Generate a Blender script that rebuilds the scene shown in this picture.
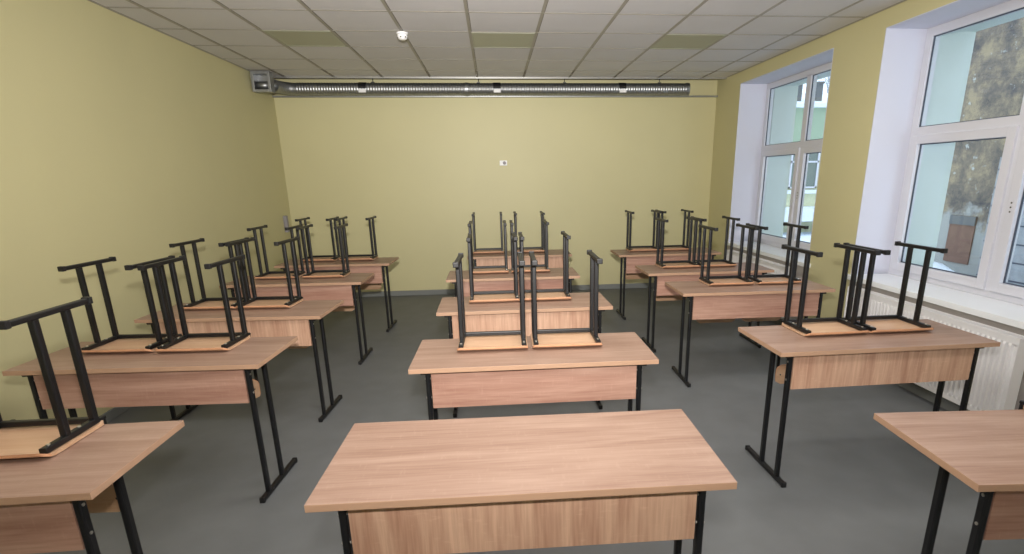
import bpy, bmesh, math, random
from mathutils import Vector, Matrix
random.seed(7)
S = bpy.context.scene
for o in list(bpy.data.objects): bpy.data.objects.remove(o)
C = S.collection

# ------------------------------------------------------------------ camera
F, PITCH, YAW, ROLL = 539.16, -0.2794, 0.0925, -0.0141
CX, CY = 35.3, 55.4
CAM_H = 1.6432
cd = bpy.data.cameras.new('camera'); cam = bpy.data.objects.new('camera', cd); C.objects.link(cam)
cd.sensor_width = 36; cd.sensor_fit = 'HORIZONTAL'; cd.lens = F * 36 / 1024
cd.shift_x = -CX / 1024; cd.shift_y = CY / 1024; cd.clip_start = 0.02; cd.clip_end = 200
fw = Vector((math.sin(YAW) * math.cos(PITCH), math.cos(YAW) * math.cos(PITCH), math.sin(PITCH)))
rt = Vector((math.cos(YAW), -math.sin(YAW), 0)); up = rt.cross(fw)
c_, s_ = math.cos(ROLL), math.sin(ROLL)
r2 = c_ * rt + s_ * up; u2 = -s_ * rt + c_ * up
cam.matrix_world = Matrix(((r2.x, u2.x, -fw.x, 0), (r2.y, u2.y, -fw.y, 0), (r2.z, u2.z, -fw.z, CAM_H), (0, 0, 0, 1)))
S.camera = cam

# ------------------------------------------------------------------ light and exposure
S.view_settings.view_transform = 'Standard'; S.view_settings.look = 'None'
S.view_settings.gamma = 1; S.view_settings.use_curve_mapping = False
S.view_settings.exposure = 0.0
SKY_STRENGTH = 2.2          # dull winter daylight
FLASH_POWER = 900            # the photographer's flash, above the camera
FLASH_AXIS = (0.03, 1, 0.30)
FLASH_BEAM = ((0.04, 0.5), (1.5, 4), (0.4, 12))   # (weight, exponent) of the beam lobes
FILL_LAMP_POWER = {-3: 15, -7: 12}          # added fill light: unseen ceiling panels at the camera end, switched on
w = bpy.data.worlds.new('world'); S.world = w; w.use_nodes = True
bg = w.node_tree.nodes['Background']; bg.inputs[0].default_value = (0.74, 0.84, 1.0, 1); bg.inputs[1].default_value = SKY_STRENGTH
fl = bpy.data.lights.new('camera_flash', 'POINT'); fl.energy = FLASH_POWER; fl.shadow_soft_size = 0.045; fl.color = (1.0, 0.96, 0.91)
flo = bpy.data.objects.new('camera_flash', fl); C.objects.link(flo); flo.location = (0.0, 0.03, 1.93)
# beam of a zoomed flash head: bright along its axis, weaker to the sides (its photometric distribution)
fl.use_nodes = True; nt = fl.node_tree; em = nt.nodes['Emission']
gt = nt.nodes.new('ShaderNodeTexCoord'); dt = nt.nodes.new('ShaderNodeVectorMath'); dt.operation = 'DOT_PRODUCT'
dt.inputs[1].default_value = Vector(FLASH_AXIS).normalized(); nt.links.new(gt.outputs['Normal'], dt.inputs[0])
cl = nt.nodes.new('ShaderNodeMath'); cl.operation = 'MAXIMUM'; nt.links.new(dt.outputs['Value'], cl.inputs[0]); cl.inputs[1].default_value = 0
acc = None
for wgt, n in FLASH_BEAM:
    p = nt.nodes.new('ShaderNodeMath'); p.operation = 'POWER'; nt.links.new(cl.outputs[0], p.inputs[0]); p.inputs[1].default_value = n
    q = nt.nodes.new('ShaderNodeMath'); q.operation = 'MULTIPLY_ADD'; nt.links.new(p.outputs[0], q.inputs[0]); q.inputs[1].default_value = wgt
    if acc: nt.links.new(acc, q.inputs[2])
    else: q.inputs[2].default_value = 0
    acc = q.outputs[0]
nt.links.new(acc, em.inputs['Strength'])

# room
LX, RX, BY, CZ, RY = -2.828, 3.189, 7.977, 2.909, -1.7
WD = 0.35                   # depth of the window reveal inside
TOPZ = 0.769                # desk top height

# ------------------------------------------------------------------ materials
def srgb(r, g, b):
    f = lambda v: (v / 255 / 12.92) if v / 255 <= 0.04045 else ((v / 255 + 0.055) / 1.055) ** 2.4
    return (f(r), f(g), f(b), 1)
def mat(name, col, rough=0.6, metal=0.0, noise=0.0, nscale=8.0, bump=0.0, bscale=60, spec=0.5):
    m = bpy.data.materials.new(name); m.use_nodes = True; nt = m.node_tree; b = nt.nodes['Principled BSDF']
    b.inputs['Base Color'].default_value = col; b.inputs['Roughness'].default_value = rough; b.inputs['Metallic'].default_value = metal
    b.inputs['Specular IOR Level'].default_value = spec
    tc = nt.nodes.new('ShaderNodeTexCoord')
    if noise:
        n = nt.nodes.new('ShaderNodeTexNoise'); n.inputs['Scale'].default_value = nscale; n.inputs['Detail'].default_value = 5
        nt.links.new(tc.outputs['Object'], n.inputs['Vector'])
        r = nt.nodes.new('ShaderNodeMapRange'); r.inputs['To Min'].default_value = 1 - noise; r.inputs['To Max'].default_value = 1 + noise
        r.inputs['From Min'].default_value = 0.25; r.inputs['From Max'].default_value = 0.75
        nt.links.new(n.outputs['Fac'], r.inputs['Value'])
        mx = nt.nodes.new('ShaderNodeVectorMath'); mx.operation = 'SCALE'; mx.inputs[0].default_value = col[:3]
        nt.links.new(r.outputs['Result'], mx.inputs['Scale']); nt.links.new(mx.outputs['Vector'], b.inputs['Base Color'])
    if bump:
        n = nt.nodes.new('ShaderNodeTexNoise'); n.inputs['Scale'].default_value = bscale; n.inputs['Detail'].default_value = 3
        nt.links.new(tc.outputs['Object'], n.inputs['Vector'])
        bp = nt.nodes.new('ShaderNodeBump'); bp.inputs['Strength'].default_value = bump; bp.inputs['Distance'].default_value = 0.004
        nt.links.new(n.outputs['Fac'], bp.inputs['Height']); nt.links.new(bp.outputs['Normal'], b.inputs['Normal'])
    return m
def wood(name, light, dark, axis=0, rough=0.42, streak=1.0):
    """sawn oak laminate: bands stretched along one axis, fine streaks and short cross ticks"""
    m = bpy.data.materials.new(name); m.use_nodes = True; nt = m.node_tree; b = nt.nodes['Principled BSDF']
    L = nt.links; N = nt.nodes.new
    b.inputs['Roughness'].default_value = rough; b.inputs['Specular IOR Level'].default_value = 0.4
    tc = N('ShaderNodeTexCoord'); oi = N('ShaderNodeObjectInfo')
    add = N('ShaderNodeVectorMath'); add.operation = 'ADD'
    sc = N('ShaderNodeVectorMath'); sc.operation = 'SCALE'; sc.inputs[0].default_value = (13, 7, 5)
    L.new(oi.outputs['Random'], sc.inputs['Scale']); L.new(tc.outputs['Object'], add.inputs[0]); L.new(sc.outputs['Vector'], add.inputs[1])
    def stretched(along, across, detail, rg=0.55, dist=0.0):
        mp = N('ShaderNodeMapping'); s = [across] * 3; s[axis] = along; mp.inputs['Scale'].default_value = s
        L.new(add.outputs['Vector'], mp.inputs['Vector'])
        n = N('ShaderNodeTexNoise'); n.inputs['Scale'].default_value = 1; n.inputs['Detail'].default_value = detail
        n.inputs['Roughness'].default_value = rg; n.inputs['Distortion'].default_value = dist
        L.new(mp.outputs['Vector'], n.inputs['Vector']); return n.outputs['Fac']
    a = stretched(1.2, 14, 4, 0.6, 0.6); f2 = stretched(5, 110, 3); tick = stretched(90, 22, 2)
    def rng(src, lo, hi, a0, a1):
        r = N('ShaderNodeMapRange'); r.inputs['From Min'].default_value = lo; r.inputs['From Max'].default_value = hi
        r.inputs['To Min'].default_value = a0; r.inputs['To Max'].default_value = a1; L.new(src, r.inputs['Value']); return r.outputs['Result']
    mul = N('ShaderNodeMath'); mul.operation = 'ADD'; L.new(rng(a, 0.32, 0.68, 0, 0.75), mul.inputs[0]); L.new(rng(f2, 0.3, 0.7, -0.15, 0.3 * streak), mul.inputs[1])
    m2 = N('ShaderNodeMath'); m2.operation = 'ADD'; L.new(mul.outputs[0], m2.inputs[0]); L.new(rng(tick, 0.6, 0.8, 0, -0.22), m2.inputs[1])
    mx = N('ShaderNodeMix'); mx.data_type = 'RGBA'; mx.clamp_factor = True
    L.new(m2.outputs[0], mx.inputs['Factor']); mx.inputs[6].default_value = light; mx.inputs[7].default_value = dark
    L.new(mx.outputs[2], b.inputs['Base Color'])
    return m
WALLC = srgb(208, 201, 156)
M = {}
M['wall'] = mat('wall_paint', WALLC, 0.5, noise=0.025, nscale=1.3, bump=0.12, bscale=18)
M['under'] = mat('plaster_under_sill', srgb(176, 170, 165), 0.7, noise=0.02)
M['floor'] = mat('grey_linoleum', srgb(107, 110, 112), 0.55, noise=0.09, nscale=5, bump=0.2, bscale=300)
M['base'] = mat('grey_skirting', srgb(128, 131, 130), 0.6)
M['white'] = mat('white_plaster', srgb(214, 216, 230), 0.6)
M['pvc'] = mat('white_plastic', srgb(216, 217, 226), 0.25)
M['gasket'] = mat('dark_gasket', srgb(70, 78, 92), 0.6)
M['sill'] = mat('white_sill', srgb(244, 247, 250), 0.3)
M['rad'] = mat('white_enamel', srgb(238, 237, 238), 0.35)
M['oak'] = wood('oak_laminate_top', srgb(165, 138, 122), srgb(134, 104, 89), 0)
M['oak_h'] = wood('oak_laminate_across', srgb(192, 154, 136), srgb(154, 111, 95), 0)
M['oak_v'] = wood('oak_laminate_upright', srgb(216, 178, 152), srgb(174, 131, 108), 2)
M['edge'] = mat('oak_edge_band', srgb(182, 146, 120), 0.5, noise=0.06, nscale=6)
M['ply'] = wood('birch_plywood', srgb(204, 170, 140), srgb(186, 144, 112), 0, 0.4, 0.5)
M['plyedge'] = mat('plywood_edge', srgb(196, 146, 112), 0.5, noise=0.12, nscale=30)
M['black'] = mat('black_powder_coat', srgb(12, 13, 17), 0.42, spec=0.55)
M['cap'] = mat('black_plastic_cap', srgb(24, 24, 26), 0.5)
M['bolt'] = mat('zinc_bolt', srgb(210, 205, 195), 0.3, 0.9)
M['steel'] = mat('galvanised_steel', srgb(160, 162, 164), 0.4, 0.9, noise=0.08, nscale=20)
M['steel2'] = mat('bright_steel_strip', srgb(205, 205, 202), 0.25, 0.85)
M['dsteel'] = mat('dark_steel', srgb(88, 88, 84), 0.4, 0.8)
M['greybox'] = mat('grey_plastic', srgb(150, 146, 150), 0.5)
M['grid'] = mat('ceiling_grid_metal', srgb(160, 155, 146), 0.5)
M['gap'] = mat('dark_ceiling_slot', srgb(104, 96, 86), 0.6)
M['panel'] = mat('unlit_light_diffuser', srgb(166, 168, 150), 0.4)
M['det'] = mat('white_detector', srgb(238, 238, 240), 0.4)
M['snow'] = mat('snow', srgb(236, 244, 252), 0.8, noise=0.03)
M['ext'] = mat('pale_render', srgb(206, 217, 213), 0.8, noise=0.03, nscale=3)
M['green'] = mat('green_facade', srgb(158, 178, 154), 0.8, noise=0.03)
M['cream'] = mat('cream_facade', srgb(212, 214, 180), 0.8, noise=0.03)
M['dark'] = mat('dark_window_glass', srgb(108, 122, 116), 0.15)
M['brown'] = mat('brown_boards', srgb(124, 96, 82), 0.8, noise=0.1, nscale=10)
M['block'] = mat('grey_blocks', srgb(158, 162, 166), 0.9, noise=0.2, nscale=7)
M['bark'] = mat('tree_bark', srgb(110, 112, 112), 0.9)
M['frost'] = mat('frosty_twigs', srgb(150, 160, 168), 0.9)
def tile_mat():
    m = mat('ceiling_tile', srgb(214, 212, 214), 0.85, noise=0.03, nscale=2, bump=0.3, bscale=120); return m
M['tile'] = tile_mat()
def old_plaster():
    m = bpy.data.materials.new('weathered_plaster'); m.use_nodes = True; nt = m.node_tree; b = nt.nodes['Principled BSDF']; N = nt.nodes.new; L = nt.links
    b.inputs['Roughness'].default_value = 0.95
    tc = N('ShaderNodeTexCoord')
    def ns(s, d, r=0.6):
        n = N('ShaderNodeTexNoise'); n.inputs['Scale'].default_value = s; n.inputs['Detail'].default_value = d; n.inputs['Roughness'].default_value = r
        L.new(tc.outputs['Object'], n.inputs['Vector']); return n.outputs['Fac']
    r1 = N('ShaderNodeValToRGB'); e = r1.color_ramp.elements
    e[0].position = 0.4; e[0].color = srgb(88, 86, 86); e[1].position = 0.6; e[1].color = srgb(160, 146, 120)
    x = e.new(0.5); x.color = srgb(122, 113, 102)
    L.new(ns(1.6, 10, 0.75), r1.inputs['Fac'])
    r2 = N('ShaderNodeValToRGB'); e = r2.color_ramp.elements; e[0].position = 0.62; e[0].color = (0, 0, 0, 1); e[1].position = 0.66; e[1].color = (1, 1, 1, 1)
    L.new(ns(6, 8), r2.inputs['Fac'])
    mx = N('ShaderNodeMix'); mx.data_type = 'RGBA'; L.new(r2.outputs['Color'], mx.inputs['Factor']); L.new(r1.outputs['Color'], mx.inputs[6]); mx.inputs[7].default_value = srgb(176, 178, 172)
    # lower part repainted pale, its edge broken up by the same peeling
    sx = N('ShaderNodeSeparateXYZ'); L.new(tc.outputs['Object'], sx.inputs[0])
    a = N('ShaderNodeMath'); a.operation = 'MULTIPLY_ADD'; L.new(ns(1.2, 6), a.inputs[0]); a.inputs[1].default_value = 3.2; L.new(sx.outputs['Z'], a.inputs[2])
    r3 = N('ShaderNodeMapRange'); r3.inputs['From Min'].default_value = 2.9; r3.inputs['From Max'].default_value = 3.15; r3.inputs['To Min'].default_value = 1; r3.inputs['To Max'].default_value = 0
    L.new(a.outputs[0], r3.inputs['Value'])
    m2 = N('ShaderNodeMix'); m2.data_type = 'RGBA'; L.new(r3.outputs['Result'], m2.inputs['Factor']); L.new(mx.outputs[2], m2.inputs[6]); m2.inputs[7].default_value = srgb(164, 166, 162)
    L.new(m2.outputs[2], b.inputs['Base Color']); return m
M['oldwall'] = old_plaster()
def glass():
    m = bpy.data.materials.new('window_glass'); m.use_nodes = True; nt = m.node_tree; nt.nodes.clear(); N = nt.nodes.new; L = nt.links
    o = N('ShaderNodeOutputMaterial'); t = N('ShaderNodeBsdfTransparent'); t.inputs[0].default_value = (0.93, 0.96, 0.96, 1)
    g = N('ShaderNodeBsdfGlossy'); g.inputs['Roughness'].default_value = 0.01; lw = N('ShaderNodeLayerWeight'); lw.inputs['Blend'].default_value = 0.5
    pw = N('ShaderNodeMath'); pw.operation = 'POWER'; L.new(lw.outputs['Facing'], pw.inputs[0]); pw.inputs[1].default_value = 4
    f = N('ShaderNodeMath'); f.operation = 'MULTIPLY_ADD'; L.new(pw.outputs[0], f.inputs[0]); f.inputs[1].default_value = 0.5; f.inputs[2].default_value = 0.03
    mx = N('ShaderNodeMixShader'); L.new(f.outputs[0], mx.inputs[0]); L.new(t.outputs[0], mx.inputs[1]); L.new(g.outputs[0], mx.inputs[2]); L.new(mx.outputs[0], o.inputs[0])
    return m
M['glass'] = glass()
def emis():
    m = mat('fill_light_diffuser', (0.9, 0.9, 0.88, 1)); b = m.node_tree.nodes['Principled BSDF']
    b.inputs['Emission Color'].default_value = (1, 0.97, 0.92, 1); b.inputs['Emission Strength'].default_value = 1.5; return m
M['lit'] = emis()  # glow of the added fill panels only

# ------------------------------------------------------------------ helpers
def obj(name, bm, m, parent=None, smooth=False):
    bmesh.ops.recalc_face_normals(bm, faces=bm.faces)
    me = bpy.data.meshes.new(name); bm.to_mesh(me); bm.free()
    for x in (m if isinstance(m, (list, tuple)) else [m]): me.materials.append(M[x])
    if smooth:
        for p in me.polygons: p.use_smooth = True
    o = bpy.data.objects.new(name, me); C.objects.link(o)
    if parent: o.parent = parent
    return o
def box(bm, x0, x1, y0, y1, z0, z1, bev=0.0, mi=0):
    vs = [bm.verts.new(p) for p in ((x0,y0,z0),(x1,y0,z0),(x1,y1,z0),(x0,y1,z0),(x0,y0,z1),(x1,y0,z1),(x1,y1,z1),(x0,y1,z1))]
    fs = [bm.faces.new([vs[i] for i in q]) for q in ((0,3,2,1),(4,5,6,7),(0,1,5,4),(1,2,6,5),(2,3,7,6),(3,0,4,7))]
    for f in fs: f.material_index = mi
    if bev:
        es = list({e for f in fs for e in f.edges})
        bmesh.ops.bevel(bm, geom=es, offset=bev, segments=2, affect='EDGES', profile=0.6)
    return fs
def bar(bm, p, q, w, d, bev=0.004, ref=None):
    """rectangular tube of width w, depth d running from p to q; ref = direction of the width"""
    p, q = Vector(p), Vector(q); ax = (q - p); ln = ax.length; ax.normalize()
    ref = Vector(ref) if ref else Vector((1, 0, 0))
    if abs(ax.dot(ref)) > 0.95: ref = Vector((0, 1, 0))
    a = (ref - ax * ref.dot(ax)).normalized(); b = ax.cross(a)
    prof = []
    for sx, sy in ((1,1),(-1,1),(-1,-1),(1,-1)):
        cx, cy = sx * (w/2 - bev), sy * (d/2 - bev)
        base = {(1,1):0, (-1,1):90, (-1,-1):180, (1,-1):270}[(sx, sy)]
        for k in (0, 45, 90):
            t = math.radians(base + k); prof.append((cx + bev * math.cos(t), cy + bev * math.sin(t)))
    r0 = [bm.verts.new(p + a * x + b * y) for x, y in prof]; r1 = [bm.verts.new(q + a * x + b * y) for x, y in prof]
    n = len(prof)
    for i in range(n): bm.faces.new((r0[i], r0[(i+1) % n], r1[(i+1) % n], r1[i]))
    bm.faces.new(r0[::-1]); bm.faces.new(r1)
def tube(bm, pts, r, seg=12, radii=None):
    pts = [Vector(p) for p in pts]; rings = []
    prev = None
    for i, p in enumerate(pts):
        t = (pts[min(i+1, len(pts)-1)] - pts[max(i-1, 0)]).normalized()
        ref = prev if prev else (Vector((0,0,1)) if abs(t.z) < 0.9 else Vector((1,0,0)))
        a = (ref - t * ref.dot(t)).normalized(); prev = a; b = t.cross(a)
        rr = radii[i] if radii else r
        rings.append([bm.verts.new(p + (a * math.cos(2*math.pi*k/seg) + b * math.sin(2*math.pi*k/seg)) * rr) for k in range(seg)])
    for u, v in zip(rings, rings[1:]):
        for k in range(seg): bm.faces.new((u[k], u[(k+1) % seg], v[(k+1) % seg], v[k]))
    bm.faces.new(rings[0][::-1]); bm.faces.new(rings[-1])
def B(): return bmesh.new()
def tag(o, label=None, cat=None, group=None, kind=None):
    if label: o['label'] = label
    if cat: o['category'] = cat
    if group: o['group'] = group
    if kind: o['kind'] = kind
    return o
def thing(name, loc, rz=0, label=None, cat=None, group=None):
    o = bpy.data.objects.new(name, None); C.objects.link(o); o.location = loc; o.rotation_euler = (0, 0, rz); o.empty_display_size = 0.1
    return tag(o, label, cat, group)
def struct(name, bm, m, parent=None, smooth=False):
    o = obj(name, bm, m, parent, smooth)
    if not parent: o['kind'] = 'structure'
    return o
def copy_tree(o, parent=None):
    c = o.copy(); C.objects.link(c)
    if parent: c.parent = parent
    for ch in list(o.children): copy_tree(ch, c)
    return c

# ------------------------------------------------------------------ room shell
bm = B(); box(bm, LX - .15, RX, RY - .15, BY + .15, -.12, 0); struct('floor', bm, 'floor')
bm = B(); box(bm, LX - .15, LX, RY - .15, BY + .15, 0, 3.3); struct('wall_left', bm, 'wall')
bm = B(); box(bm, LX, RX + .8, BY, BY + .15, 0, 3.3); struct('wall_back', bm, 'wall')
bm = B(); box(bm, LX, RX + .8, RY - .15, RY, 0, 3.3); struct('wall_front', bm, 'wall')
# right wall with three openings
WINS = [(2.49, 4.55), (5.24, 7.21), (-0.22, 1.84)]
SZ, TZ, OX = 0.765, 2.765, 3.93
bm = B()
ys = [RY, -0.22, 1.84, 2.49, 4.55, 5.24, 7.21, BY]
for a, b in ((0, 1), (2, 3), (4, 5), (6, 7)): box(bm, RX, OX, ys[a], ys[b], 0, TZ)
for a, b in ((1, 2), (3, 4), (5, 6)): box(bm, RX + .012, OX, ys[a], ys[b], 0, SZ - .045)
box(bm, RX, OX, RY, BY, TZ, 3.3)
struct('wall_right', bm, 'wall')
# pale plaster under each sill, white reveals
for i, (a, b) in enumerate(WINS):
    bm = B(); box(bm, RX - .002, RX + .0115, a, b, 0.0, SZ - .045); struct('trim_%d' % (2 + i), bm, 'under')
    bm = B(); t = .008
    box(bm, RX - .001, RX + WD + .03, b - t, b - .0005, SZ - .04, TZ - .0005); box(bm, RX - .001, RX + WD + .03, a + .0005, a + t, SZ - .04, TZ - .0005)
    box(bm, RX - .001, RX + WD + .03, a + t, b - t, TZ - t, TZ - .0005); struct('trim_%d' % (5 + i), bm, 'white')
    bm = B(); t = .03
    box(bm, RX + WD + .1, OX + .02, b - t, b - .0005, SZ - .04, TZ - .0005); box(bm, RX + WD + .1, OX + .02, a + .0005, a + t, SZ - .04, TZ - .0005)
    box(bm, RX + WD + .1, OX + .02, a + t, b - t, TZ - t, TZ - .0005); box(bm, RX + WD + .1, OX + .06, a + t, b - t, SZ - .043, SZ + .03); struct('trim_%d' % (8 + i), bm, 'ext')
# ceiling: tiles, grid, service slot along the back
CEND = 7.66
bm = B(); box(bm, LX, RX, RY, CEND, CZ, CZ + .02); ceil = struct('ceiling', bm, 'tile')
bm = B(); box(bm, LX, RX, CEND, BY, 3.28, 3.3); box(bm, LX, RX, RY, BY, 3.3, 3.42); struct('ceiling_slab', bm, 'gap')
TX, TY = -0.156, 4.823
gx = [TX + .6 * i for i in range(-5, 6)]; gx = [x for x in gx if LX + .02 < x < RX - .02]
gy = [TY + .6 * j for j in range(-11, 5)]; gy = [y for y in gy if RY < y < CEND - .02]
bm = B()
for x in gx: box(bm, x - .012, x + .012, RY, CEND, CZ - .004, CZ - .0004)
for y in gy:
    box(bm, LX, RX, y - .008, y + .008, CZ - .0035, CZ - .0004)
box(bm, LX, LX + .018, RY, CEND, CZ - .006, CZ - .0004); box(bm, RX - .018, RX, RY, CEND, CZ - .006, CZ - .0004)
obj('ceiling_grid', bm, 'grid', ceil)
bm = B()
for x in gx:
    box(bm, x + .013, x + .018, RY, CEND, CZ - .0012, CZ - .0002)
    box(bm, x - .006, x + .006, CEND - .5, CEND - .26, CZ - .008, CZ - .004)
    box(bm, x - .006, x + .006, CEND - .2, CEND - .02, CZ - .008, CZ - .004)
for y in gy: box(bm, LX, RX, y - .0115, y - .0085, CZ - .0012, CZ - .0002)
obj('ceiling_grid_gap', bm, 'gap', ceil)
bm = B(); box(bm, LX, RX, CEND - .004, CEND + .012, CZ - .022, CZ + .03, .002); struct('trim_1', bm, 'steel2')
# skirting
bm = B(); box(bm, LX, RX, BY - .014, BY, 0, .072, .003); struct('baseboard_back', bm, 'base')
bm = B(); box(bm, LX, LX + .014, RY, BY - .014, 0, .072, .003); struct('baseboard_left', bm, 'base')
bm = B(); box(bm, RX - .014, RX - .002, RY, BY - .014, 0, .072, .003); struct('baseboard_right', bm, 'base')

# ------------------------------------------------------------------ windows
def ring(bm, x0, x1, y0, y1, z0, z1, w, bev=.004):
    box(bm, x0, x1, y0, y0 + w, z0, z1, bev); box(bm, x0, x1, y1 - w, y1, z0, z1, bev)
    box(bm, x0, x1, y0 + w - .003, y1 - w + .003, z0, z0 + w, bev); box(bm, x0, x1, y0 + w - .003, y1 - w + .003, z1 - w, z1, bev)
def window(n, a, b):
    FX = RX + WD; c = (a + b) / 2
    root = thing('window_%d' % n, (FX, c, SZ)); root['kind'] = 'structure'
    def P(name, bm, m): 
        for v in bm.verts: v.co -= Vector((FX, c, SZ))
        return obj(name, bm, m, root)
    bm = B(); ring(bm, FX, FX + .07, a + .008, b - .008, SZ, TZ - .008, .068)
    box(bm, FX, FX + .07, c - .045, c + .045, SZ + .06, TZ - .06, .004)
    for s in (a + .07, c + .04): box(bm, FX, FX + .07, s, s + (c - a) - .11, 1.925, 2.005, .004)
    P('window_frame', bm, 'pvc')
    for k, (p, q) in enumerate(((a + .076, c - .045), (c + .045, b - .076))):
        bm = B(); ring(bm, FX - .018, FX + .05, p - .022, q + .022, SZ + .05, 1.94, .07, .006); P('sash', bm, 'pvc')
        bm = B(); ring(bm, FX + .012, FX + .024, p + .047, q - .047, SZ + .119, 1.871, .008, 0); P('gasket', bm, 'gasket')
        bm = B(); box(bm, FX + .016, FX + .022, p + .05, q - .05, SZ + .122, 1.868); P('pane', bm, 'glass')
        bm = B(); ring(bm, FX + .014, FX + .026, p - .002, q + .002, 2.003, TZ - .074, .008, 0); P('gasket', bm, 'gasket')
        bm = B(); box(bm, FX + .018, FX + .024, p, q, 2.005, TZ - .076); P('pane', bm, 'glass')
    y = c - .058
    bm = B(); box(bm, FX - .0195, FX - .0185, y - .012, y + .012, 1.36, 1.45, .0003); hp = P('handle_plate', bm, 'pvc')
    for z in (1.375, 1.405, 1.435):
        bm = B(); tube(bm, [(FX - .0192, y, z), (FX - .022, y, z)], .006, 10)
        for v in bm.verts: v.co -= Vector((FX, c, SZ))
        obj('screw', bm, 'dsteel', hp)
    bm = B()
    box(bm, RX - .035, RX, a - .05, b + .04, SZ + .002 - .045, SZ + .0, .004); box(bm, RX - .002, FX + .002, a + .009, b - .009, SZ - .035, SZ, .002)
    P('window_sill', bm, 'sill')
for i, (a, b) in enumerate(WINS): window(i + 1, a, b)

# ------------------------------------------------------------------ radiators
def radiator(y0, y1, label):
    c = (y0 + y1) / 2; z0, z1 = .12, .67; xf, xb = RX - .105, RX - .03
    t = thing('radiator', (RX - .07, c, z0), 0, label, 'radiator', 'radiators under the windows')
    off = Vector((RX - .07, c, z0))
    def P(name, bm, m, sm=False):
        for v in bm.verts: v.co -= off
        return obj(name, bm, m, t, sm)
    bm = B(); pitch = .038; n = int((y1 - y0 - .04) / pitch); ys0 = c - n * pitch / 2
    prof = [(y0, .0)]
    for k in range(n):
        s = ys0 + k * pitch
        prof += [(s + .006, -.006), (s + .010, .012), (s + .028, .012), (s + .032, -.006)]
    prof.append((y1, 0))
    lev = [(z0, .004), (z0 + .03, .004), (z0 + .045, 0), (z1 - .045, 0), (z1 - .03, .004), (z1, .004)]
    rows = []
    for z, flat in lev:
        rows.append([bm.verts.new((xf + (.006 if flat else .012 - d), y, z)) for y, d in prof])
    for r0, r1 in zip(rows, rows[1:]):
        for k in range(len(prof) - 1): bm.faces.new((r0[k], r0[k+1], r1[k+1], r1[k]))
    box(bm, xf + .0185, xf + .024, y0, y1, z0, z1)
    P('front_panel', bm, 'rad')
    bm = B(); box(bm, xb - .012, xb, y0, y1, z0, z1, .002); P('back_panel', bm, 'rad')
    for s in (y0, y1 - .004):
        bm = B(); box(bm, xf + .001, xb, s + (.0005 if s > y0 else -.0005), s + .004, z0 + .01, z1 + .012); P('side_panel', bm, 'rad')
    bm = B(); 
    box(bm, xf + .004, xf + .012, y0, y1, z1, z1 + .014); box(bm, xb - .008, xb, y0, y1, z1, z1 + .014)
    k = y0 + .012
    while k < y1 - .012: box(bm, xf + .01, xb - .007, k, k + .007, z1 + .006, z1 + .012); k += .02
    P('top_grille', bm, 'rad')
    for s in (.05, .11):
        bm = B(); tube(bm, [(RX - .07, y1 - s, z0 + .02), (RX - .07, y1 - s, .02)], .011); P('pipe', bm, 'rad', True)
    for s in (y0 + .2, y1 - .23):
        bm = B(); box(bm, xb, RX - .004, s, s + .03, z0 + .1, z1 - .05); P('wall_bracket', bm, 'rad')
radiator(2.79, 4.42, 'white fluted panel radiator under the nearer window, behind the desk beside it')
radiator(5.45, 7.0, 'white panel radiator under the far window, mostly hidden behind desks')

# ------------------------------------------------------------------ desks
def desk_proto():
    t = thing('school_desk', (0, 0, 0))
    W, D = 1.225, .50
    bm = B(); box(bm, -W/2, W/2, 0, D, TOPZ - .024, TOPZ, .0015); 
    for f in bm.faces:
        if abs(f.normal.z) < .5: f.material_index = 1
    bm.normal_update()
    for f in bm.faces: f.material_index = 1 if abs(f.normal.z) < .5 else 0
    obj('tabletop', bm, ['oak', 'edge'], t)
    bm = B(); box(bm, -.513, .513, .044, .060, .545, TOPZ - .030, .001); obj('modesty_panel', bm, 'oak_h', t)
    for s in (-1, 1):
        x = .530 * s
        bm = B(); bar(bm, (x, -.02, .017), (x, .40, .017), .022, .030, .006, (0, 0, 1)); fb = obj('foot_bar', bm, 'black', t)
        for y in (-.022, .402):
            bm = B(); box(bm, x - .0135, x + .0135, y - .008, y + .008, .0005, .031, .004); obj('end_cap', bm, 'cap', fb)
        bm = B(); bar(bm, (x, .055, .028), (x, .055, TOPZ - .045), .022, .030, .006); lg = obj('leg', bm, 'black', t)
        for z in (.60, .70):
            bm = B(); tube(bm, [(x - .0135, .053, z), (x + .0135, .053, z)], .0055, 10); obj('bolt', bm, 'bolt', lg)
        bm = B(); bar(bm, (x, .225, .028), (x, .225, TOPZ - .045), .022, .030, .006); obj('leg', bm, 'black', t)
        bm = B(); bar(bm, (x + .012 * s, .04, TOPZ - .0345), (x + .012 * s, .385, TOPZ - .0345), .044, .020, .004); obj('top_rail', bm, 'black', t)
    return t
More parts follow.
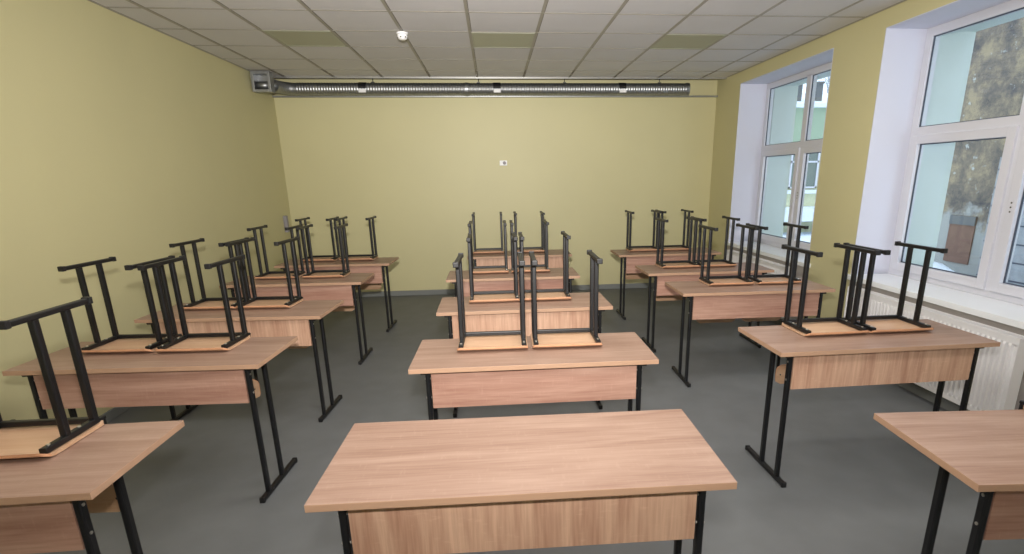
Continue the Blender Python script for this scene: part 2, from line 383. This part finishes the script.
DESKS = {  # name: (x, y, rot, panel grain, label)
 'C1': (.060, 1.366, -.022, 'v', 'bare oak-laminate desk nearest the camera, nothing on its top'),
 'C2': (.171, 2.477, -.012, 'h', 'middle-row desk with two upturned chairs, directly behind the bare front desk'),
 'C3': (.191, 3.626, .008, 'v', 'middle-row desk with two upturned chairs, third from the camera'),
 'C4': (.151, 4.875, .001, 'h', 'middle-row desk with two upturned chairs, second from the back wall'),
 'C5': (.279, 6.307, .006, 'v', 'middle-row desk with two upturned chairs, closest to the back wall'),
 'L1': (-1.831, 1.522, -.002, 'h', 'left-row desk cut off by the bottom left corner, one upturned chair in view'),
 'L2': (-1.816, 2.695, -.050, 'h', 'left-row desk with two upturned chairs, second from the camera'),
 'L3': (-1.811, 3.693, -.059, 'v', 'left-row desk with two upturned chairs, the middle one of the row of five'),
 'L4': (-1.826, 4.912, -.029, 'h', 'left-row desk with two upturned chairs, second from the back wall'),
 'L5': (-1.776, 6.014, -.039, 'h', 'left-row desk with two upturned chairs, in the back left corner'),
 'R5': (2.029, 6.135, -.005, 'h', 'window-row desk with two upturned chairs, closest to the back wall'),
 'R4': (2.022, 4.872, -.001, 'h', 'window-row desk with two upturned chairs, second from the back wall'),
 'R3': (2.039, 3.950, -.020, 'h', 'window-row desk with two upturned chairs, beside the yellow pier'),
 'R2': (2.041, 2.492, .009, 'v', 'window-row desk with two upturned chairs in front of the nearer radiator'),
 'R1': (1.979, 1.213, -.070, 'h', 'window-row desk cut off by the bottom right corner of the view'),
}
proto = desk_proto(); vmesh = None
for i, (k, (x, y, r, g, lab)) in enumerate(DESKS.items()):
    d = proto if i == 0 else copy_tree(proto)
    d.scale = (1.02, 1.06, 1) if k == 'C1' else (1, 1, 1)
    d.location = (x, y, 0); d.rotation_euler = (0, 0, r); tag(d, lab, 'desk', 'school desks in three rows')
    for ch in d.children:
        if ch.name.startswith('modesty_panel'):
            if vmesh is None: vmesh = ch.data.copy(); vmesh.materials[0] = M['oak_v']
            ch['_v'] = 1 if g == 'v' else 0
for k, o in [(0, o) for o in bpy.data.objects if o.name.startswith('modesty_panel')]:
    if o.get('_v'): o.data = vmesh
    if '_v' in o: del o['_v']

# ------------------------------------------------------------------ chairs, upturned (origin on the desk top, below the seat)
def chair_proto():
    t = thing('school_chair', (0, 0, 0))
    # seat: plywood, front edge rolled; y measured from the desk's near edge
    bm = B(); nx, prof = 8, []
    W = .186
    ysamp = [.213, .2145, .219, .227, .240, .258, .30, .35, .40, .45, .485, .500]
    def zz(y): return .0012 + max(0, (.262 - y) / .049) ** 2 * .019 + max(0, (y - .46) / .04) ** 2 * .003
    def hw(y):
        e = 0
        if y < .235: e = .020 * (1 - math.sqrt(max(0, 1 - ((.235 - y) / .022) ** 2)))
        if y > .485: e = .012 * (1 - math.sqrt(max(0, 1 - ((y - .485) / .0152) ** 2)))
        return W - e
    lo, hi = [], []
    for y in ysamp:
        xs = [(-1 + 2 * k / nx) * hw(y) for k in range(nx + 1)]
        lo.append([bm.verts.new((x, y, zz(y) + .0015 * (x / W) ** 2)) for x in xs]); hi.append([bm.verts.new((x, y, zz(y) + .0105 + .0015 * (x / W) ** 2)) for x in xs])
    for a in range(len(ysamp) - 1):
        for k in range(nx):
            bm.faces.new((lo[a][k], lo[a+1][k], lo[a+1][k+1], lo[a][k+1])); bm.faces.new((hi[a][k], hi[a][k+1], hi[a+1][k+1], hi[a+1][k]))
        for k in (0, nx): f = bm.faces.new((lo[a][k], hi[a][k], hi[a+1][k], lo[a+1][k])); f.material_index = 1 if a < 4 else 0
    for a in (0, len(ysamp) - 1):
        for k in range(nx): f = bm.faces.new((lo[a][k], lo[a][k+1], hi[a][k+1], hi[a][k])); f.material_index = 1
    obj('seat', bm, ['ply', 'plyedge'], t)
    for s in (-1, 1):
        x = .166 * s; T = .024
        bm = B(); bar(bm, (x, .236, .027), (x, .484, .027), T, .022, .004); rl = obj('side_rail', bm, 'black', t)
        for y in (.262, .40):
            bm = B(); tube(bm, [(x, y, .037), (x, y, .0415)], .006, 10); obj('bolt', bm, 'bolt', rl)
        bm = B(); bar(bm, (x, .338, .037), (x, .336, .450), T, T, .005); obj('leg', bm, 'black', t)
        bm = B(); bar(bm, (x, .472, .037), (x, .474, .450), T, T, .005); obj('leg', bm, 'black', t)
        bm = B(); bar(bm, (x, .232, .460), (x, .582, .460), T, .020, .004); fb = obj('foot_bar', bm, 'black', t)
        for y in (.232, .582):
            bm = B(); box(bm, x - .0145, x + .0145, y - .010, y + .010, .4475, .474, .004); obj('end_cap', bm, 'cap', fb)
        # back post, from the frame down behind the desk
        bm = B(); bar(bm, (x - .006 * s, .484, .018), (x - .006 * s, .527, .018), .018, .014, .004); bar(bm, (x - .006 * s, .5195, .024), (x - .006 * s, .522, -.355), .018, .014, .004); obj('back_post', bm, 'black', t)
    bm = B(); bar(bm, (-.155, .474, .030), (.155, .474, .030), .022, .022, .004, (0, 1, 0)); obj('crossbar', bm, 'black', t)
    # backrest, curved plywood with rounded corners, fixed to the camera side of the posts
    bm = B(); nx, nz = 14, 8; H, Wd, rc = .125, .178, .035
    fr, bk = [], []
    for j in range(nz + 1):
        v = j / nz; z = -.257 - H * v
        dz = min(v * H, (1 - v) * H)
        e = rc - math.sqrt(max(0, rc**2 - (rc - dz)**2)) if dz < rc else 0
        row_f, row_b = [], []
        for i in range(nx + 1):
            x = (-1 + 2 * i / nx) * (Wd - e); y0 = .5245 - .006 * (x / Wd) ** 2
            row_f.append(bm.verts.new((x, y0 - .0085 - .010, z))); row_b.append(bm.verts.new((x, y0 - .010, z)))
        fr.append(row_f); bk.append(row_b)
    for j in range(nz):
        for i in range(nx):
            bm.faces.new((fr[j][i], fr[j][i+1], fr[j+1][i+1], fr[j+1][i])); bm.faces.new((bk[j][i], bk[j+1][i], bk[j+1][i+1], bk[j][i+1]))
        for i in (0, nx): f = bm.faces.new((fr[j][i], fr[j+1][i], bk[j+1][i], bk[j][i])); f.material_index = 1
    for j in (0, nz):
        for i in range(nx): f = bm.faces.new((fr[j][i], bk[j][i], bk[j][i+1], fr[j][i+1])); f.material_index = 1
    br = obj('backrest', bm, ['ply', 'plyedge'], t, False)
    for s in (-1, 1):
        bm = B(); tube(bm, [(.15 * s, .500, -.32), (.15 * s, .512, -.32)], .005, 10); obj('bolt', bm, 'dsteel', br)
    return t
WHERE = {'C2': 'middle-row desk right behind the bare front desk', 'C3': 'third desk of the middle row', 'C4': 'fourth desk of the middle row',
 'C5': 'middle-row desk closest to the back wall', 'L1': 'left-row desk at the bottom left corner', 'L2': 'second desk of the left row', 'L3': 'third desk of the left row',
 'L4': 'fourth desk of the left row', 'L5': 'left-row desk in the back corner', 'R5': 'window-row desk closest to the back wall', 'R4': 'fourth desk of the window row',
 'R3': 'third desk of the window row', 'R2': 'second desk of the window row', 'R1': 'desk at the bottom right corner'}
CH = {'C2': (-.212, .183), 'C3': (-.212, .164), 'C4': (-.222, .173), 'C5': (-.37, .14), 'L2': (-.236, .170), 'L3': (-.250, .125), 'L4': (-.222, .212),
      'L5': (-.235, .195), 'R5': (-.238, .150), 'R4': (-.222, .153), 'R3': (-.130, .275), 'R2': (-.158, .226), 'L1': (.148,), 'R1': (.135,)}
YJ = {'L2': (.004, -.012), 'R5': (0, 0)}
cp = chair_proto(); first = True
for k, xs in CH.items():
    dx, dy, r = DESKS[k][:3]
    for i, lx in enumerate(xs):
        ch = cp if first else copy_tree(cp); first = False
        jr = random.uniform(-.012, .012) + r
        ly = YJ.get(k, (0, 0))[i]
        ch.location = (dx + lx * math.cos(r) - ly * math.sin(r), dy + lx * math.sin(r) + ly * math.cos(r), TOPZ + .0006); ch.rotation_euler = (0, 0, jr)
        if len(xs) == 2: lab = '%s of two upturned black-framed chairs on the %s' % (('left', 'right')[i], WHERE[k])
        elif k == 'L1': lab = 'large upturned chair at the left picture edge, on the near left desk'
        else: lab = 'upturned chair on the bottom right desk, only a sliver showing at the picture edge'
        tag(ch, lab, 'chair', 'upturned school chairs on the desks')

# ------------------------------------------------------------------ duct along the back wall
DY, DZ, DR = 7.79, 2.780, .074
t = thing('ventilation_duct', (0, DY, DZ), 0, 'long silver ribbed ventilation duct along the top of the back wall', 'duct')
def P(name, bm, m, par=None, sm=False):
    for v in bm.verts: v.co -= Vector((0, DY, DZ))
    return obj(name, bm, m, par or t, sm)
def ribbed(pts_fn, L, r):
    n = int(L / .0085); pts, rad = [], []
    for i in range(n + 1):
        pts.append(pts_fn(i / n)); rad.append(r + (.004 if i % 4 in (0, 1) else -.001))
    return pts, rad
clamps = [-1.63, .099, 1.78]
bm = B(); pts, rad = ribbed(lambda u: (-2.45 + (2.69 + 2.45) * u, DY, DZ), 5.14, DR); tube(bm, pts, DR, 24, rad); P('duct_pipe', bm, 'steel', None, True)
for x in clamps:
    bm = B()
    for k in range(6):
        a0, a1 = [math.radians(95 - 16 * q) for q in (k, k + 1)]; r_ = DR + .007
        v = [bm.verts.new((xx, DY - rr * math.cos(a), DZ + rr * math.sin(a))) for xx in (x - .048, x + .048) for rr, a in ((DR + .001, a0), (r_, a0), (r_, a1), (DR + .001, a1))]
        for q in ((0,1,2,3), (7,6,5,4), (1,5,6,2)): bm.faces.new([v[i] for i in q])
    P('air_outlet', bm, 'cap', None, False)
    bm = B(); box(bm, x - .046, x + .046, DY - DR - .016, DY - DR - .004, DZ - .052, DZ - .012, .002); P('outlet_flap', bm, 'det', None, False)
for x in (-.3, 2.69):
    bm = B(); tube(bm, [(x - .02, DY, DZ), (x + .02, DY, DZ)], DR + .007, 24); P('end_ring' if x > 1 else 'pipe_collar', bm, 'steel', None, False)
for x in (-1.5, -.14, 1.0, 2.3):
    bm = B(); tube(bm, [(x, DY, DZ + DR - .003), (x, DY, 3.28)], .006, 8); box(bm, x - .02, x + .02, DY - .02, DY + .02, DZ + DR + .002, DZ + DR + .012); P('hanger_rod', bm, 'dsteel')
bm = B()
pts, rad = ribbed(lambda u: (-2.45 - .20 * math.sin(u * math.pi / 2), DY - .30 * (1 - math.cos(u * math.pi / 2)), DZ + .0 * u), .45, DR * .97); tube(bm, pts, DR, 24, rad); P('flexible_elbow', bm, 'steel', None, True)
t2 = thing('duct_box', (-2.66, 7.30, 2.63), 0, 'square steel duct collar against the left wall at the ceiling corner', 'duct box')
bm = B(); x0, x1, z0, z1, y0, y1 = -.150, .065, .045, .272, -.03, .10
for a in ((x0, x0 + .03, z0, z1), (x1 - .03, x1, z0, z1), (x0 + .03, x1 - .03, z0, z0 + .028), (x0 + .03, x1 - .03, z1 - .028, z1)): box(bm, a[0], a[1], y0, y1, a[2], a[3], .002)
box(bm, x0 + .01, x1 - .01, y1 - .004, y1 - .001, z0 + .01, z1 - .01); obj('box_frame', bm, 'steel', t2)
bm = B(); tube(bm, [(x0 + .032, .045, .125), (x1 - .032, .045, .125)], .045, 24); obj('damper_drum', bm, 'steel', t2, True)
# steel strip under the duct
bm = B(); box(bm, LX + .004, RX - .003, BY - .06, BY - .045, 2.702, 2.720, .002); box(bm, LX + .004, RX - .003, BY - .045, BY - .0005, 2.702, 2.706)
tag(obj('steel_rail', bm, 'steel'), 'thin steel rail on the back wall just below the silver duct', 'rail')
# detector, wall sensor, wall box
t = thing('smoke_detector', (-.756, 5.456, CZ - .006), 0, 'round white smoke detector on the tiled ceiling', 'smoke detector')
bm = B(); tube(bm, [(0, 0, 0), (0, 0, -.012), (0, 0, -.016)], .05, 24, [.052, .052, .047]); obj('detector_base', bm, 'det', t)
bm = B(); tube(bm, [(0, 0, -.016), (0, 0, -.03), (0, 0, -.05), (0, 0, -.06)], .05, 24, [.044, .046, .038, .02]); hd = obj('detector_head', bm, 'det', t, True)
bm = B()
for k in range(6):
    a = k * math.pi / 3 + .3; box(bm, .041 * math.cos(a) - .006, .041 * math.cos(a) + .006, .041 * math.sin(a) - .006, .041 * math.sin(a) + .006, -.045, -.035)
obj('detector_vent', bm, 'dsteel', hd)
t = thing('wall_sensor', (.155, BY - .001, 1.85), 0, 'small white sensor box in the middle of the yellow back wall', 'sensor')
bm = B(); box(bm, -.055, .05, -.02, 0, -.035, .035, .006); obj('sensor_body', bm, 'det', t)
bm = B(); tube(bm, [(.012, -.019, 0), (.012, -.03, 0)], .022, 18, [.024, .016]); obj('sensor_lens', bm, 'greybox', t)
t = thing('junction_box', (LX + .001, 7.72, 1.09), 0, 'grey plastic box on the left wall near the back corner', 'junction box')
bm = B(); box(bm, 0, .04, -.035, .035, -.11, .11, .005); obj('box_body', bm, 'greybox', t)
bm = B(); box(bm, .0385, .044, -.028, .028, -.1, .1, .002); obj('box_cover', bm, 'greybox', t)

# ------------------------------------------------------------------ ceiling light panels
def lamp(i, j, lit, label):
    x, y = TX + .6 * i + .3, TY + .6 * j + .3
    t = thing('ceiling_light', (x, y, CZ), 0, label, 'ceiling light', 'square light panels in the tiled ceiling')
    bm = B(); w_ = .286
    for a in ((-w_, -w_ + .012, -w_, w_), (w_ - .012, w_, -w_, w_), (-w_ + .012, w_ - .012, -w_, -w_ + .012), (-w_ + .012, w_ - .012, w_ - .012, w_)): box(bm, a[0], a[1], a[2], a[3], -.006, -.0005)
    obj('light_frame', bm, 'panel', t)
    bm = B(); box(bm, -w_ + .0125, w_ - .0125, -w_ + .0125, w_ - .0125, -.004, -.0006); obj('diffuser', bm, 'lit' if lit else 'panel', t)
    if lit:
        l = bpy.data.lights.new('fill_lamp', 'AREA'); l.shape = 'SQUARE'; l.size = .54; l.energy = FILL_LAMP_POWER[j] * (.1 if i < 0 else 1); l.color = (1, .95, .88)
        lo = bpy.data.objects.new('fill_lamp', l); C.objects.link(lo); lo.parent = t; lo.location = (0, 0, -.012)
for i, nm in ((-3, 'left'), (0, 'middle'), (3, 'right')): lamp(i, 1, False, 'unlit square light panel in the ceiling, %s one of the three' % nm)
for j in (-3, -7):  # panel rows out of view, added and lit to raise the ambient light
    for i, nm in ((-3, 'left'), (0, 'middle'), (3, 'right')):
        lamp(i, j, True, 'unseen square panel lit as added fill, camera end of the ceiling, %s row, %s' % ('second' if j == -3 else 'first', nm))

# ------------------------------------------------------------------ outside
GZ = -.5
bm = B(); box(bm, OX + .02, 40, -12, 45, GZ - .2, GZ); struct('ground', bm, 'snow')
t = thing('old_building', (8, 9.3, GZ), 0, 'weathered building with peeling tan plaster outside the nearer window', 'building')
bm = B(); box(bm, 0, 6, -9, 1.6, 0, 9); obj('plaster_wall', bm, 'oldwall', t)
bm = B(); box(bm, -.3, -.001, -9, -1.38, 0, 2.35); pb = obj('block_wall', bm, 'block', t)
bm = B()
for k in range(1, 9): box(bm, -.306, -.29, -9, -1.39, k * .27, k * .27 + .022)
obj('mortar_joint', bm, 'gasket', pb)
bm = B(); box(bm, -.02, .02, -.88, -.36, .62, 1.42); dr = obj('boarded_doorway', bm, 'brown', t)
bm = B(); box(bm, -.035, -.018, -.88, -.36, 1.27, 1.42); obj('door_lintel', bm, 'bark', dr)
bm = B()
nu, nv = 18, 8
bm.free(); bm = B(); vs = []
for v in range(nv):
    a = math.pi / 2 * v / nv; vs.append([bm.verts.new((7.05 + .55 * math.cos(a) * math.cos(2*math.pi*u/nu), 8.4 + 1.3 * math.cos(a) * math.sin(2*math.pi*u/nu), GZ + .74 * math.sin(a) + .04 * random.random())) for u in range(nu)])
top = bm.verts.new((7.05, 8.4, GZ + .77))
for a, b in zip(vs, vs[1:]):
    for u in range(nu): bm.faces.new((a[u], a[(u+1) % nu], b[(u+1) % nu], b[u]))
for u in range(nu): bm.faces.new((vs[-1][u], vs[-1][(u+1) % nu], top))
tag(obj('snow_heap', bm, 'snow', None, True), 'heap of snow against the old building outside the nearer window', 'snow heap')
# far building seen through the far window
FY = 20
t = thing('green_building', (12, FY, GZ), 0, 'pale green and cream building with white windows seen through the far window', 'building')
g = -GZ
bm = B(); box(bm, -3, 8, 0, 6, 2.65 + g, 3.95 + g); obj('upper_wall', bm, 'green', t)
bm = B(); box(bm, -3, 8, .02, 6, 0, 2.65 + g); obj('lower_wall', bm, 'cream', t)
bm = B(); box(bm, -3.2, 8.2, -.2, 6.2, 3.95 + g, 4.08 + g); rf = obj('snowy_roof', bm, 'snow', t)
bm = B(); v = [bm.verts.new(p) for p in ((-3.2, -.15, 4.08 + g), (8.2, -.15, 4.08 + g), (8.2, 4, 5.0 + g), (-3.2, 4, 5.0 + g), (-3.2, 4, 4.08 + g), (8.2, 4, 4.08 + g))]
for q in ((0,1,2,3), (3,2,5,4), (0,3,4), (1,5,2), (0,4,5,1)): bm.faces.new([v[i] for i in q])
obj('roof_slope', bm, 'snow', rf)
for x in (-1.05, -.70, .1): 
    bm = B(); box(bm, x, x + .2, .6, .9, 4.1 + g, 4.85 + g); box(bm, x - .03, x + .23, .57, .93, 4.85 + g, 4.92 + g); obj('chimney', bm, 'bark', t)
for x in (-2.4, -1.0, .22 + .18, 1.8, 3.3, 4.8):
    bm = B(); box(bm, x, x + 1.1, -.01, .03, 1.13 + g, 2.52 + g); wf = obj('window', bm, 'dark', t)
    bm = B(); ring(bm, 0, 1, 0, 1, 0, 1, .08, 0); bm.free(); bm = B()
    for a in ((x, x + .06, 1.13, 2.52), (x + 1.04, x + 1.1, 1.13, 2.52), (x + .52, x + .58, 1.13, 2.52), (x, x + 1.1, 2.46, 2.52), (x, x + 1.1, 1.13, 1.19), (x, x + 1.1, 2.05, 2.11)): box(bm, a[0], a[1], -.05, -.01, a[2] + g, a[3] + g)
    obj('window_frame', bm, 'pvc', wf)
    bm = B(); box(bm, x - .1, x + 1.2, -.15, .0, .94 + g, 1.07 + g); obj('window_sill', bm, 'snow', wf)
bm = B(); box(bm, -3.2, 8, -1.2, 0, -.0 + g, .46 + g); obj('porch_roof', bm, 'snow', t)
def tree(x, y, h, label):
    bm = B(); rnd = random.Random(int(x * 10))
    def br(p, d, ln, r, dep):
        q = p + d * ln; tube(bm, [p, (p + q) / 2 + Vector((rnd.uniform(-1,1), rnd.uniform(-1,1), 0)) * ln * .05, q], r, 5, [r, r * .8, r * .6])
        if dep:
            for _ in range(4):
                nd = (d + Vector((rnd.uniform(-.8,.8), rnd.uniform(-.8,.8), rnd.uniform(-.1,.6)))).normalized(); br(p + d * ln * rnd.uniform(.6, 1), nd, ln * .65, r * .55, dep - 1)
    br(Vector((0,0,0)), Vector((0,0,1)), h * .4, .12, 4)
    o = obj('bare_tree', bm, 'frost'); o.location = (x, y, GZ); tag(o, label, 'tree', 'bare winter trees behind the green building')
tree(12.5, 29.5, 13, 'frosty bare winter tree behind the green building, nearer its left end')
tree(24, 42, 14, 'frosty bare winter tree behind the green building, farther right')
